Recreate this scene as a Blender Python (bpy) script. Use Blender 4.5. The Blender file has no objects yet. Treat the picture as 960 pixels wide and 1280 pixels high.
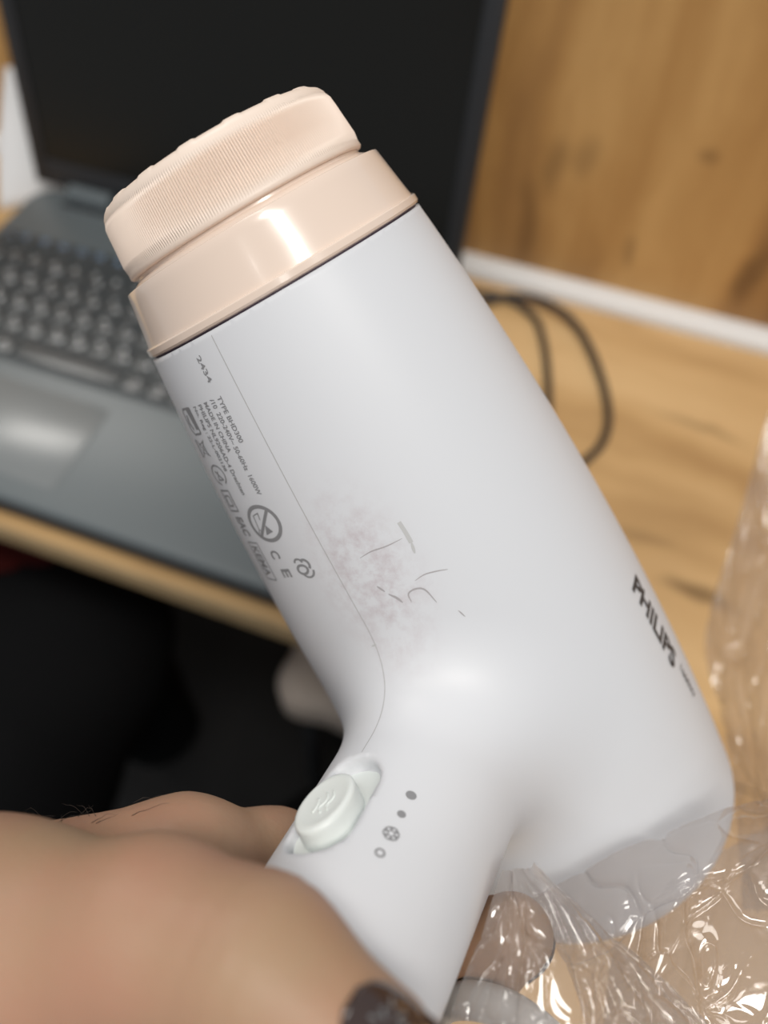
import bpy, bmesh, math, random
import numpy as np
from mathutils import Matrix, Vector

S = bpy.context.scene
COL = S.collection

# ---------------------------------------------------------------- camera
PITCH, ROLL, YAW = (math.radians(a) for a in (57.4, 2.3, -18.1))
CAM = np.array([0., 0., .419])                      # desk top is z = 0
CF = np.array([math.sin(YAW)*math.cos(PITCH), math.cos(YAW)*math.cos(PITCH), -math.sin(PITCH)])
_r = np.array([math.cos(YAW), -math.sin(YAW), 0.])
_u = np.cross(_r, CF)
CR = math.cos(ROLL)*_r + math.sin(ROLL)*_u
CU = np.cross(CR, CF)
FPX = 961.
cd = bpy.data.cameras.new('camera')
cam = bpy.data.objects.new('camera', cd)
COL.objects.link(cam)
m = np.eye(4)
m[:3, 0], m[:3, 1], m[:3, 2], m[:3, 3] = CR, CU, -CF, CAM
cam.matrix_world = Matrix(m.tolist())
cd.sensor_fit = 'VERTICAL'
cd.sensor_height = 36
cd.sensor_width = 27
cd.lens = FPX/1280*36
cd.clip_start = .01
cd.dof.use_dof = True
cd.dof.focus_distance = .156
cd.dof.aperture_fstop = 6.9
S.camera = cam

# ---------------------------------------------------------------- room light and exposure
w = bpy.data.worlds.new('room')
S.world = w
w.use_nodes = True
w.node_tree.nodes['Background'].inputs[0].default_value = (.86, .93, 1., 1)
w.node_tree.nodes['Background'].inputs[1].default_value = .27

def ceiling_light(loc, sx, sy, power, color=(1, .96, .9)):
    d = bpy.data.lights.new('ceiling_light', 'AREA')
    d.shape = 'RECTANGLE'
    d.size, d.size_y, d.energy, d.color = sx, sy, power, color
    o = bpy.data.objects.new('ceiling_light', d)
    o.location = loc
    COL.objects.link(o)

ceiling_light((.55, -.35, 2.2), 1.2, .3, 24)
ceiling_light((-.75, -.10, 2.2), 1.2, .3, 7)
ceiling_light((.35, -1.5, 2.2), 1.2, .3, 7)
ceiling_light((-1.95, 1.5, 2.2), 1.2, .6, 26)
S.view_settings.view_transform = 'Standard'
S.view_settings.look = 'None'
S.view_settings.gamma = 1
S.view_settings.use_curve_mapping = False
S.view_settings.exposure = .22

# ---------------------------------------------------------------- helpers
def c2w(p):
    """camera metres (right, down, forward) to world"""
    p = np.asarray(p, float)
    return CAM + p[..., :1]*CR - p[..., 1:2]*CU + p[..., 2:]*CF

def cp(px, py, d):
    return np.array([(px-480)/FPX*d, (py-640)/FPX*d, d])

def on_desk(px, py, z=0.):
    d = CF + (px-480)/FPX*CR - (py-640)/FPX*CU
    return CAM + d*(z-CAM[2])/d[2]

def mesh_obj(name, verts, faces, mat=None, parent=None, smooth=True):
    me = bpy.data.meshes.new(name)
    me.from_pydata([tuple(map(float, v)) for v in verts], [], [tuple(map(int, f)) for f in faces])
    me.update()
    if smooth:
        me.shade_smooth()
    if mat:
        me.materials.append(mat)
    o = bpy.data.objects.new(name, me)
    COL.objects.link(o)
    o.parent = parent
    return o

def bm_obj(name, bm, mat=None, parent=None, smooth=False, angle=None):
    bmesh.ops.recalc_face_normals(bm, faces=bm.faces)
    me = bpy.data.meshes.new(name)
    bm.to_mesh(me)
    bm.free()
    if smooth:
        me.shade_smooth()
        if angle:
            me.set_sharp_from_angle(angle=math.radians(angle))
    if mat:
        me.materials.append(mat)
    o = bpy.data.objects.new(name, me)
    COL.objects.link(o)
    o.parent = parent
    return o

def empty(name, loc=(0, 0, 0)):
    o = bpy.data.objects.new(name, None)
    o.empty_display_size = .02
    o.location = loc
    COL.objects.link(o)
    return o

def tag(o, label, cat, group=None, kind=None):
    o['label'] = label
    o['category'] = cat
    if group:
        o['group'] = group
    if kind:
        o['kind'] = kind
    return o

def struct(o, label=None):
    o['kind'] = 'structure'
    if label:
        o['label'] = label
    return o

def slab(name, x0, x1, y0, y1, z0, z1, mat, parent=None, bevel=.001, corner=0., seg=2, taper=0.):
    """a bevelled slab; corner rounds the vertical edges"""
    bm = bmesh.new()
    bmesh.ops.create_cube(bm, size=1)
    for v in bm.verts:
        top = v.co.z > 0
        k = taper if top else 0
        v.co = ((x0+k if v.co.x < 0 else x1-k), (y0+k if v.co.y < 0 else y1-k), z1 if top else z0)
    if corner:
        es = [e for e in bm.edges if abs(e.verts[0].co.z-e.verts[1].co.z) > 1e-6]
        bmesh.ops.bevel(bm, geom=es, offset=corner, segments=8, affect='EDGES', profile=.5)
    if bevel:
        es = [e for e in bm.edges if len(e.link_faces) == 2 and e.calc_face_angle(0) > .6]
        bmesh.ops.bevel(bm, geom=es, offset=bevel, segments=seg, affect='EDGES', profile=.5)
    return bm_obj(name, bm, mat, parent, smooth=True, angle=40)

def catmull(pts, n):
    pts = np.asarray(pts, float)
    P = np.vstack([2*pts[0]-pts[1], pts, 2*pts[-1]-pts[-2]])
    out = []
    for i in range(1, len(P)-2):
        for k in range(n):
            t = k/n
            a, b, c, d = P[i-1:i+3]
            out.append(.5*(2*b+(c-a)*t+(2*a-5*b+4*c-d)*t*t+(3*b-a-3*c+d)*t**3))
    out.append(pts[-1])
    return np.array(out)

def tube(name, pts, r, mat, parent=None, n=14):
    pts = np.asarray(pts, float)
    T = np.gradient(pts, axis=0)
    T /= np.linalg.norm(T, axis=1)[:, None]
    up = np.array([.13, .21, .97])
    V, Fs = [], []
    for p, t in zip(pts, T):
        up = up - t*(up@t)
        up /= np.linalg.norm(up)
        s = np.cross(t, up)
        for k in range(n):
            a = 2*math.pi*k/n
            V.append(p+r*(math.cos(a)*up+math.sin(a)*s))
    for i in range(len(pts)-1):
        for k in range(n):
            Fs.append((i*n+k, i*n+(k+1) % n, (i+1)*n+(k+1) % n, (i+1)*n+k))
    Fs.append(tuple(range(n))[::-1])
    Fs.append(tuple((len(pts)-1)*n+k for k in range(n)))
    return mesh_obj(name, V, Fs, mat, parent)

def revolve(name, prof, n, mat, parent=None, rad=None, closed=True, angle=35):
    """prof: (r, z) list around local Z; rad(i, theta, r, z) may alter a point"""
    V, Fs = [], []
    k = len(prof)
    for j in range(n):
        th = 2*math.pi*j/n
        for i, (r, z) in enumerate(prof):
            if rad:
                r, z = rad(i, th, r, z)
            V.append((r*math.cos(th), r*math.sin(th), z))
    for j in range(n):
        for i in range(k if closed else k-1):
            a, b = j*k+i, j*k+(i+1) % k
            c, d = ((j+1) % n)*k+(i+1) % k, ((j+1) % n)*k+i
            Fs.append((a, d, c, b))
    o = mesh_obj(name, V, Fs, mat, parent)
    o.data.set_sharp_from_angle(angle=math.radians(angle))
    return o

def surface_nets(sdf, lo, hi, h, it=2):
    """smooth quad surface of an implicit shape"""
    ax = [np.arange(lo[k], hi[k]+h, h) for k in range(3)]
    n = [len(a) for a in ax]
    val = np.empty(n, np.float64)
    YY, ZZ = np.meshgrid(ax[1], ax[2], indexing='ij')
    for i in range(0, n[0], 8):
        xs = ax[0][i:i+8]
        p = np.empty((len(xs), n[1], n[2], 3))
        p[..., 0] = xs[:, None, None]
        p[..., 1] = YY
        p[..., 2] = ZZ
        val[i:i+8] = sdf(p)
    neg = val < 0
    c = [n[0]-1, n[1]-1, n[2]-1]
    cnt = np.zeros(c, np.int8)
    for dx in (0, 1):
        for dy in (0, 1):
            for dz in (0, 1):
                cnt += neg[dx:dx+c[0], dy:dy+c[1], dz:dz+c[2]]
    cells = np.argwhere((cnt > 0) & (cnt < 8))
    idx = -np.ones(c, np.int64)
    idx[tuple(cells.T)] = np.arange(len(cells))
    acc = np.zeros((len(cells), 3))
    num = np.zeros(len(cells))
    corners = [np.array([i, j, k]) for i in (0, 1) for j in (0, 1) for k in (0, 1)]
    for a in corners:
        for b in corners:
            if (b-a).sum() == 1 and (b-a).min() == 0:
                va, vb = val[tuple((cells+a).T)], val[tuple((cells+b).T)]
                mk = (va < 0) != (vb < 0)
                t = np.where(mk, va/np.where(mk, va-vb, 1), 0)
                acc[mk] += (a+t[:, None]*(b-a))[mk]
                num += mk
    V = np.array(lo)+(cells+acc/num[:, None])*h
    Fs = []
    for d in range(3):
        e1, e2 = (d+1) % 3, (d+2) % 3
        sl0 = [slice(1, -1)]*3
        sl0[d] = slice(0, n[d]-1)
        sl1 = list(sl0)
        sl1[d] = slice(1, n[d])
        a, b = neg[tuple(sl0)], neg[tuple(sl1)]
        for flip in (False, True):
            q = np.argwhere((a & ~b) if not flip else (~a & b))
            base = q.copy()
            base[:, e1] += 1
            base[:, e2] += 1
            o1, o2 = np.zeros(3, int), np.zeros(3, int)
            o1[e1] = 1
            o2[e2] = 1
            quad = [idx[tuple((base-x).T)] for x in (o1+o2, o2, o1*0, o1)]
            if flip:
                quad = quad[::-1]
            Fs.append(np.stack(quad, 1))
    Fs = np.vstack(Fs)
    for _ in range(it):
        V = V - newton(sdf, V, h)
    return V, Fs

def gradient(sdf, V, e=1e-5):
    return np.stack([(sdf(V+np.eye(3)[k]*e)-sdf(V-np.eye(3)[k]*e))/(2*e) for k in range(3)], -1)

def newton(sdf, V, lim):
    g = gradient(sdf, V)
    s = g*(sdf(V)/np.maximum((g*g).sum(-1), .2))[..., None]
    L = np.linalg.norm(s, axis=-1, keepdims=True)
    return s*np.minimum(1, lim*.5/np.maximum(L, 1e-12))

def trace(sdf, o, d, n=60, step=.9):
    """march points o along unit directions d to the surface"""
    o = np.array(o, float)
    for _ in range(n):
        o = o + d*(sdf(o)*step)[..., None]
    return o

# ---------------------------------------------------------------- materials
def material(name, color, rough=.5, metal=0., spec=.5, coat=0., bump=None, vary=None):
    m = bpy.data.materials.new(name)
    m.use_nodes = True
    nt = m.node_tree
    b = nt.nodes['Principled BSDF']
    b.inputs['Base Color'].default_value = (*color, 1)
    b.inputs['Roughness'].default_value = rough
    b.inputs['Metallic'].default_value = metal
    b.inputs['Specular IOR Level'].default_value = spec
    b.inputs['Coat Weight'].default_value = coat
    tc = nt.nodes.new('ShaderNodeTexCoord')
    if vary:                                  # (scale, amount): gentle mottling of the base colour
        n = nt.nodes.new('ShaderNodeTexNoise')
        n.inputs['Scale'].default_value = vary[0]
        n.inputs['Detail'].default_value = 5
        r = nt.nodes.new('ShaderNodeValToRGB')
        c = np.array(color)
        r.color_ramp.elements[0].position = .3
        r.color_ramp.elements[1].position = .7
        r.color_ramp.elements[0].color = (*(c*(1-vary[1])), 1)
        r.color_ramp.elements[1].color = (*np.minimum(c*(1+vary[1]), 1), 1)
        nt.links.new(tc.outputs['Object'], n.inputs['Vector'])
        nt.links.new(n.outputs['Fac'], r.inputs['Fac'])
        nt.links.new(r.outputs['Color'], b.inputs['Base Color'])
    if bump:                                  # (scale, strength, distance)
        n = nt.nodes.new('ShaderNodeTexNoise')
        n.inputs['Scale'].default_value = bump[0]
        n.inputs['Detail'].default_value = 4
        bp = nt.nodes.new('ShaderNodeBump')
        bp.inputs['Strength'].default_value = bump[1]
        bp.inputs['Distance'].default_value = bump[2]
        nt.links.new(tc.outputs['Object'], n.inputs['Vector'])
        nt.links.new(n.outputs['Fac'], bp.inputs['Height'])
        nt.links.new(bp.outputs['Normal'], b.inputs['Normal'])
    return m

def wood(name, along, light, mid, dark, knots=(), rough=.45, scale=1.):
    """laminate wood grain running along one axis, with knots at given places (object coords, metres)"""
    m = bpy.data.materials.new(name)
    m.use_nodes = True
    nt = m.node_tree
    N, L = nt.nodes.new, nt.links.new
    b = nt.nodes['Principled BSDF']
    b.inputs['Roughness'].default_value = rough
    tc = N('ShaderNodeTexCoord')
    warp = N('ShaderNodeTexNoise')
    warp.inputs['Scale'].default_value = 9
    warp.inputs['Detail'].default_value = 3
    L(tc.outputs['Object'], warp.inputs['Vector'])
    ws = N('ShaderNodeVectorMath'); ws.operation = 'MULTIPLY_ADD'
    ws.inputs[1].default_value = (.05, .05, .05)
    L(warp.outputs['Color'], ws.inputs[0])
    L(tc.outputs['Object'], ws.inputs[2])
    def stretched(lo, hi, det):
        mp = N('ShaderNodeMapping')
        sc = [hi, hi, hi]
        sc['xyz'.index(along)] = lo
        mp.inputs['Scale'].default_value = [v*scale for v in sc]
        L(ws.outputs[0], mp.inputs['Vector'])
        n = N('ShaderNodeTexNoise')
        n.inputs['Scale'].default_value = 1
        n.inputs['Detail'].default_value = det
        L(mp.outputs[0], n.inputs['Vector'])
        return n
    n1, n2 = stretched(1.8, 11, 2.5), stretched(5, 55, 4)
    mix = N('ShaderNodeMath'); mix.operation = 'MULTIPLY_ADD'
    mix.inputs[1].default_value = .3
    L(n2.outputs['Fac'], mix.inputs[0])
    L(n1.outputs['Fac'], mix.inputs[2])
    r = N('ShaderNodeValToRGB')
    e = r.color_ramp.elements
    e[0].position, e[0].color = .48, (*dark, 1)
    e[1].position, e[1].color = .82, (*light, 1)
    k = e.new(.63); k.color = (*mid, 1)
    L(mix.outputs[0], r.inputs['Fac'])
    col = r.outputs['Color']
    for (x, y, z), (sx, sy, sz), amt in knots:
        sub = N('ShaderNodeVectorMath'); sub.operation = 'SUBTRACT'
        sub.inputs[1].default_value = (x+.025, y+.025, z+.025)
        L(ws.outputs[0], sub.inputs[0])
        dv = N('ShaderNodeVectorMath'); dv.operation = 'DIVIDE'
        dv.inputs[1].default_value = (sx, sy, sz)
        L(sub.outputs[0], dv.inputs[0])
        ln = N('ShaderNodeVectorMath'); ln.operation = 'LENGTH'
        L(dv.outputs[0], ln.inputs[0])
        mr = N('ShaderNodeMapRange'); mr.interpolation_type = 'SMOOTHSTEP'
        mr.inputs['From Min'].default_value = .2
        mr.inputs['From Max'].default_value = 1.
        mr.inputs['To Min'].default_value = amt
        mr.inputs['To Max'].default_value = 0
        L(ln.outputs['Value'], mr.inputs['Value'])
        mx = N('ShaderNodeMix'); mx.data_type = 'RGBA'
        L(mr.outputs[0], mx.inputs['Factor'])
        L(col, mx.inputs['A'])
        mx.inputs['B'].default_value = (*[c*.42 for c in dark], 1)
        col = mx.outputs['Result']
    L(col, b.inputs['Base Color'])
    return m

def dryer_plastic():
    m = material('matte_white_plastic', (.685, .695, .725), .42, spec=.4)
    nt = m.node_tree
    N, L = nt.nodes.new, nt.links.new
    b = nt.nodes['Principled BSDF']
    tc = nt.nodes['Texture Coordinate']
    # a rubbed-on pinkish grime patch on the underside, broken up by noise
    sub = N('ShaderNodeVectorMath'); sub.operation = 'SUBTRACT'
    sub.inputs[1].default_value = (.042, .006, -.059)
    L(tc.outputs['Object'], sub.inputs[0])
    dv = N('ShaderNodeVectorMath'); dv.operation = 'DIVIDE'
    dv.inputs[1].default_value = (.03, .016, .030)
    L(sub.outputs[0], dv.inputs[0])
    ln = N('ShaderNodeVectorMath'); ln.operation = 'LENGTH'
    L(dv.outputs[0], ln.inputs[0])
    mr = N('ShaderNodeMapRange'); mr.interpolation_type = 'SMOOTHSTEP'
    mr.inputs['From Min'].default_value = .1
    mr.inputs['From Max'].default_value = 1.
    mr.inputs['To Min'].default_value = 1.
    mr.inputs['To Max'].default_value = 0.
    L(ln.outputs['Value'], mr.inputs['Value'])
    n = N('ShaderNodeTexNoise')
    n.inputs['Scale'].default_value = 260
    n.inputs['Detail'].default_value = 6
    n.inputs['Roughness'].default_value = .7
    L(tc.outputs['Object'], n.inputs['Vector'])
    nr = N('ShaderNodeMapRange')
    nr.inputs['From Min'].default_value = .42
    nr.inputs['From Max'].default_value = .72
    L(n.outputs['Fac'], nr.inputs['Value'])
    mu = N('ShaderNodeMath'); mu.operation = 'MULTIPLY'
    L(mr.outputs[0], mu.inputs[0])
    L(nr.outputs[0], mu.inputs[1])
    mx = N('ShaderNodeMix'); mx.data_type = 'RGBA'
    mx.inputs['A'].default_value = (.685, .695, .725, 1)
    mx.inputs['B'].default_value = (.53, .47, .495, 1)
    L(mu.outputs[0], mx.inputs['Factor'])
    L(mx.outputs['Result'], b.inputs['Base Color'])
    return m

def film_material():
    """clear crinkly polythene: mostly see-through, mirror-like glints, a little milky"""
    m = bpy.data.materials.new('clear_plastic_film')
    m.use_nodes = True
    nt = m.node_tree
    N, L = nt.nodes.new, nt.links.new
    nt.nodes.remove(nt.nodes['Principled BSDF'])
    out = nt.nodes['Material Output']
    tr = N('ShaderNodeBsdfTransparent')
    tr.inputs[0].default_value = (.87, .84, .83, 1)
    gl = N('ShaderNodeBsdfGlossy')
    gl.inputs['Roughness'].default_value = .07
    df = N('ShaderNodeBsdfTranslucent')
    df.inputs[0].default_value = (.60, .55, .52, 1)
    d2 = N('ShaderNodeBsdfDiffuse')
    d2.inputs[0].default_value = (.60, .55, .52, 1)
    fr = N('ShaderNodeFresnel')
    ge = N('ShaderNodeNewGeometry')                       # same reflectance seen from either side
    io = N('ShaderNodeMapRange')
    io.inputs['To Min'].default_value = 1.5
    io.inputs['To Max'].default_value = 1/1.5
    L(ge.outputs['Backfacing'], io.inputs['Value'])
    L(io.outputs[0], fr.inputs['IOR'])
    f2 = N('ShaderNodeMath'); f2.operation = 'MULTIPLY'
    f2.inputs[1].default_value = 2.0
    f2.use_clamp = True
    L(fr.outputs[0], f2.inputs[0])
    milk = N('ShaderNodeMixShader')
    milk.inputs[0].default_value = .5
    L(df.outputs[0], milk.inputs[1])
    L(d2.outputs[0], milk.inputs[2])
    a = N('ShaderNodeMixShader')
    a.inputs[0].default_value = .29
    L(tr.outputs[0], a.inputs[1])
    L(milk.outputs[0], a.inputs[2])
    c = N('ShaderNodeMixShader')
    L(f2.outputs[0], c.inputs[0])
    L(a.outputs[0], c.inputs[1])
    L(gl.outputs[0], c.inputs[2])
    L(c.outputs[0], out.inputs['Surface'])
    return m

def skin_material():
    m = material('skin', (.50, .30, .20), .5, spec=.35)
    nt = m.node_tree
    N, L = nt.nodes.new, nt.links.new
    b = nt.nodes['Principled BSDF']
    b.inputs['Subsurface Weight'].default_value = .15
    b.inputs['Subsurface Radius'].default_value = (.004, .0015, .0008)
    tc = nt.nodes['Texture Coordinate']
    n = N('ShaderNodeTexNoise')
    n.inputs['Scale'].default_value = 38
    n.inputs['Detail'].default_value = 4
    L(tc.outputs['Object'], n.inputs['Vector'])
    r = N('ShaderNodeValToRGB')
    r.color_ramp.elements[0].position = .35
    r.color_ramp.elements[1].position = .68
    r.color_ramp.elements[0].color = (.385, .25, .155, 1)
    r.color_ramp.elements[1].color = (.405, .222, .145, 1)
    L(n.outputs['Fac'], r.inputs['Fac'])
    L(r.outputs['Color'], b.inputs['Base Color'])
    n2 = N('ShaderNodeTexVoronoi')
    n2.inputs['Scale'].default_value = 900
    L(tc.outputs['Object'], n2.inputs['Vector'])
    bp = N('ShaderNodeBump')
    bp.inputs['Strength'].default_value = .12
    bp.inputs['Distance'].default_value = .0004
    L(n2.outputs['Distance'], bp.inputs['Height'])
    L(bp.outputs['Normal'], b.inputs['Normal'])
    return m

M = {
    'body': dryer_plastic(),
    'peach_gloss': material('glossy_peach_plastic', (.80, .65, .55), .18, coat=.3),
    'peach_matte': material('satin_peach_plastic', (.82, .68, .58), .42),
    'gasket': material('dark_gap', (.05, .03, .05), .6),
    'button': material('pale_mint_switch_plastic', (.78, .82, .80), .38),
    'ink': material('grey_print', (.26, .26, .27), .5),
    'ink_dark': material('dark_grey_print', (.04, .04, .045), .5),
    'scuff': material('grey_scuff', (.40, .38, .39), .6),
    'scuff_soft': material('pale_scuff', (.52, .52, .52), .6),
    'line': material('parting_line', (.44, .43, .43), .6),
    'grille': material('grey_grille_plastic', (.20, .20, .21), .5),
    'cord': material('pale_grey_cord_rubber', (.58, .60, .60), .45),
    'film': film_material(),
    'skin': skin_material(),
    'nail': material('dark_brown_nail_varnish', (.045, .028, .024), .18, coat=.6),
    'glitter': material('silver_glitter', (.75, .72, .68), .25, metal=1),
    'hair': material('dark_hair', (.05, .035, .025), .5),
    'deck': material('dark_grey_laptop_plastic', (.13, .15, .158), .36, bump=(1500, .15, .0002)),
    'bed': material('keyboard_bed_plastic', (.06, .068, .072), .45),
    'key': material('charcoal_key_plastic', (.07, .076, .08), .25),
    'legend': material('pale_key_print', (.85, .87, .9), .5),
    'legend_blue': material('blue_key_print', (.30, .48, .75), .5),
    'pad': material('smooth_touchpad', (.2, .215, .22), .25),
    'bezel': material('matte_black_bezel', (.020, .021, .024), .5),
    'screen': material('switched_off_screen', (.010, .0095, .008), .25, spec=.3),
    'trim': material('white_trim_plastic', (.80, .78, .76), .4),
    'paper': material('white_paper', (.86, .86, .87), .8, vary=(14, .03)),
    'cable': material('black_cable_rubber', (.035, .03, .028), .45),
    'trousers': material('black_trouser_cloth', (.006, .006, .0065), .95, spec=.1, bump=(700, .3, .0006)),
    'red_cloth': material('dark_red_cloth', (.045, .006, .005), .9, spec=.1, bump=(300, .3, .001)),
    'cushion': material('grey_brown_cloth', (.62, .53, .46), .9, spec=.1, bump=(500, .3, .001)),
    'floor': material('dark_floor_covering', (.010, .010, .011), .7, vary=(20, .2)),
    'edge': material('pale_wood_edge_band', (.52, .36, .19), .5, vary=(40, .08)),
}
M['desk'] = wood('desk_wood_laminate', 'x', (.74, .50, .25), (.62, .395, .18), (.47, .28, .118),
                 knots=[((.118, .270, 0), (.038, .009, .2), .8), ((.075, .300, 0), (.03, .008, .2), .35), ((-.03, .475, 0), (.03, .006, .2), .5),
                        ((.10, .40, 0), (.05, .005, .2), .45)])
M['panel'] = wood('wall_wood_laminate', 'z', (.68, .41, .16), (.52, .285, .098), (.31, .155, .054),
                  knots=[((-.048, .505, .098), (.012, .2, .034), .42), ((-.030, .505, .112), (.013, .2, .022), .36), ((-.062, .505, .05), (.014, .2, .05), .4),
                         ((.105, .505, .06), (.012, .2, .05), .6), ((.02, .505, .05), (.006, .2, .02), .4), ((.045, .505, .135), (.010, .2, .008), .4)])

# ---------------------------------------------------------------- dryer shape (local: +X underside, +Z nozzle, origin on the collar seam)
BL, R0, R1, RB = .2001, .0354, .0439, .00602          # barrel length, radius at the seam, radius at the rear
HT, HB = .1149, math.radians(-9.4)        # where the handle leaves the barrel axis, its rake
HD = np.array([math.cos(HB), 0, -math.sin(HB)])      # handle direction
HG = np.array([math.sin(HB), 0, math.cos(HB)])       # handle front (towards the nozzle)
HO = np.array([0, 0, -HT])
HLEN = .142
BARREL_END = BL-.012
SLOT_S, SLOT_A, SLOT_B = .0848, .0124, .0068      # switch slot centre along the handle, half length, half width

def smin(a, b, k):
    h = np.clip(.5 + .5*(b-a)/k, 0, 1)
    return b*(1-h) + a*h - k*h*(1-h)

def smax(a, b, k):
    return -smin(-a, -b, k)

def barrel_r(t):
    q = np.clip(t, -.02, BL+.02)/BL
    return R0 + (R1-R0)*q + 4*RB*q*(1-q)

def handle_w(s):
    return .0220 - .0026*s/.1

def handle_coords(p):
    q = p - HO
    return q @ HD, q @ HG, q[..., 1]

def slot_sdf(s, a, b, grow=0.):
    ds = np.maximum(np.abs(s-SLOT_S) - (SLOT_A-SLOT_B), 0)
    return np.hypot(ds, b) - SLOT_B - grow

def dryer_sdf(p):
    t = -p[..., 2]
    rho = np.hypot(p[..., 0], p[..., 1])
    rc = .013
    u = rho - barrel_r(t) + rc
    v = t - BARREL_END + rc
    f1 = np.hypot(np.maximum(u, 0), np.maximum(v, 0)) + np.minimum(np.maximum(u, v), 0) - rc
    s, a, b = handle_coords(p)
    rh = np.hypot(a, b)
    rc = .006
    u = rh - handle_w(s) + rc
    v = s - HLEN + rc
    f2 = np.hypot(np.maximum(u, 0), np.maximum(v, 0)) + np.minimum(np.maximum(u, v), 0) - rc
    f2 = np.maximum(f2, -s)
    d = smin(f1, f2, .018)
    cut = np.maximum(slot_sdf(s, a, b), (handle_w(s)-.0036) - a)
    d = smax(d, -cut, .0010)
    return np.maximum(d, -t)
# ---------------------------------------------------------------- the setting
WALL_Y = .505
struct(slab('floor', -2.5, 2.5, -1.6, 2.5, -.76, -.74, M['floor'], bevel=0))
struct(slab('wall_back', -1.6, 1.6, WALL_Y, .523, -.74, .42, M['panel'], bevel=0), 'wood laminate panel behind the desk')
bm = bmesh.new()                                        # white bead along the foot of the panel
prof = [(WALL_Y, 0), (.4895, 0), (.4895, .0030)] + [(.4895+.0130*(1-math.cos(a)), .0030+.0090*math.sin(a)) for a in np.linspace(0, math.pi/2, 9)[1:]] + [(WALL_Y, .012)]
va = [bm.verts.new((-1.4, y, z)) for y, z in prof]
vb = [bm.verts.new((1.4, y, z)) for y, z in prof]
bm.faces.new(va)
bm.faces.new(vb[::-1])
for i in range(len(prof)):
    j = (i+1) % len(prof)
    bm.faces.new((va[i], vb[i], vb[j], va[j]))
struct(bm_obj('trim_1', bm, M['trim'], smooth=True, angle=50), 'white rounded bead where the desk meets the wood panel')

# ---------------------------------------------------------------- desk
desk = tag(empty('desk', (0, 0, -.74)), 'wood laminate desk with a pale edge band under the laptop', 'desk')
def world_part(o, root):
    o.parent = root
    o.matrix_parent_inverse = Matrix.Translation(-Vector(root.location))
    return o
DESK_F = .158
world_part(slab('desk_top', -1.3, 1.3, DESK_F+.0015, WALL_Y-.0005, -.022, 0, M['desk'], bevel=0), desk)
world_part(slab('edge_band', -1.3, 0, DESK_F, DESK_F+.0015, -.022, 0, M['edge'], bevel=.0004), desk)
world_part(slab('return_top', .0, 1.3, -.30, DESK_F, -.022, 0, M['desk'], bevel=.0004), desk)
for x in (-1.25, 1.25):
    world_part(slab('side_panel', x-.011, x+.011, DESK_F+.03, WALL_Y-.0005, -.74, -.022, M['desk'], bevel=.001), desk)

# ---------------------------------------------------------------- laptop
LX, LY, LW, LD, DECK = -.456, .438, .36, .27, .022
lap = tag(empty('laptop', (LX+LW/2, LY-LD/2, 0)), 'open dark grey laptop with a switched-off screen on the desk', 'laptop')
def lp(o):
    return world_part(o, lap)
def deck_box(name, u0, u1, v0, v1, z0, z1, mat, **k):
    return slab(name, LX+u0, LX+u1, LY-v1, LY-v0, z0, z1, mat, **k)
base = lp(deck_box('base', 0, LW, -.006, LD, .003, DECK, M['deck'], bevel=.003, corner=.022, seg=3))
for u in (.03, LW-.03):
    for v in (.02, LD-.02):
        lp(deck_box('rubber_foot', u-.008, u+.008, v-.004, v+.004, 0, .0035, M['bezel'], bevel=.0006))
lp(deck_box('keyboard_bed', .007, .353, .052, .173, DECK-.001, DECK+.0003, M['bed'], bevel=.0002, corner=.004))
pad = lp(deck_box('touchpad', .078, .181, .186, .2555, DECK-.001, DECK+.0005, M['pad'], bevel=.0003, corner=.004))
lp(deck_box('front_lip', .02, LW-.02, LD-.0005, LD+.0015, .006, .015, M['bezel'], bevel=.0006))

def text_mesh(s, size, name='lettering', shear=0., offset=0.):
    c = bpy.data.curves.new(name, 'FONT')
    c.body = s
    c.size = size
    c.align_x = 'CENTER'
    c.align_y = 'CENTER'
    c.shear = shear
    c.offset = offset
    c.resolution_u = 3
    o = bpy.data.objects.new(name, c)
    COL.objects.link(o)
    dg = bpy.context.evaluated_depsgraph_get()
    me = bpy.data.meshes.new_from_object(o.evaluated_get(dg))
    bpy.data.objects.remove(o)
    bpy.data.curves.remove(c)
    V = np.array([v.co[:] for v in me.vertices]).reshape(-1, 3)
    Fs = [tuple(p.vertices) for p in me.polygons]
    bpy.data.meshes.remove(me)
    return V, Fs

KEY_CACHE = {}
def key_mesh(w, h):
    k = (round(w, 4), round(h, 4))
    if k not in KEY_CACHE:
        # chiclet cap with a slightly dished top
        o = slab('key', -w/2, w/2, -h/2, h/2, 0, .0021, M['key'], bevel=.0006, corner=.0016, taper=.0008)
        KEY_CACHE[k] = o.data
        bpy.data.objects.remove(o)
    return KEY_CACHE[k]

LEG_CACHE = {}
def key(u, v, w, h, top='', low='', blue=False):
    """one key centred at deck (u, v)"""
    o = bpy.data.objects.new('key', key_mesh(w-.0026, h-.0026))
    COL.objects.link(o)
    o.location = (LX+u, LY-v, DECK+.0003)
    lp(o)
    V, Fs = [], []
    for s, dx, dy, sz in ((top, -.17, .2, .0066), (low, .2, -.22, .0066)):
        if not s:
            continue
        tv, tf = text_mesh(s, sz if len(s) < 3 else .0034)
        wide = len(s) > 2
        k = len(V)
        V += [(x+(0 if wide else dx*.017), y+(.1 if wide else dy)*h*.8, .0022) for x, y, z in tv]
        Fs += [tuple(i+k for i in f) for f in tf]
    if V:
        g = mesh_obj('legend', V, Fs, M['legend_blue'] if blue else M['legend'], o, smooth=False)

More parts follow.
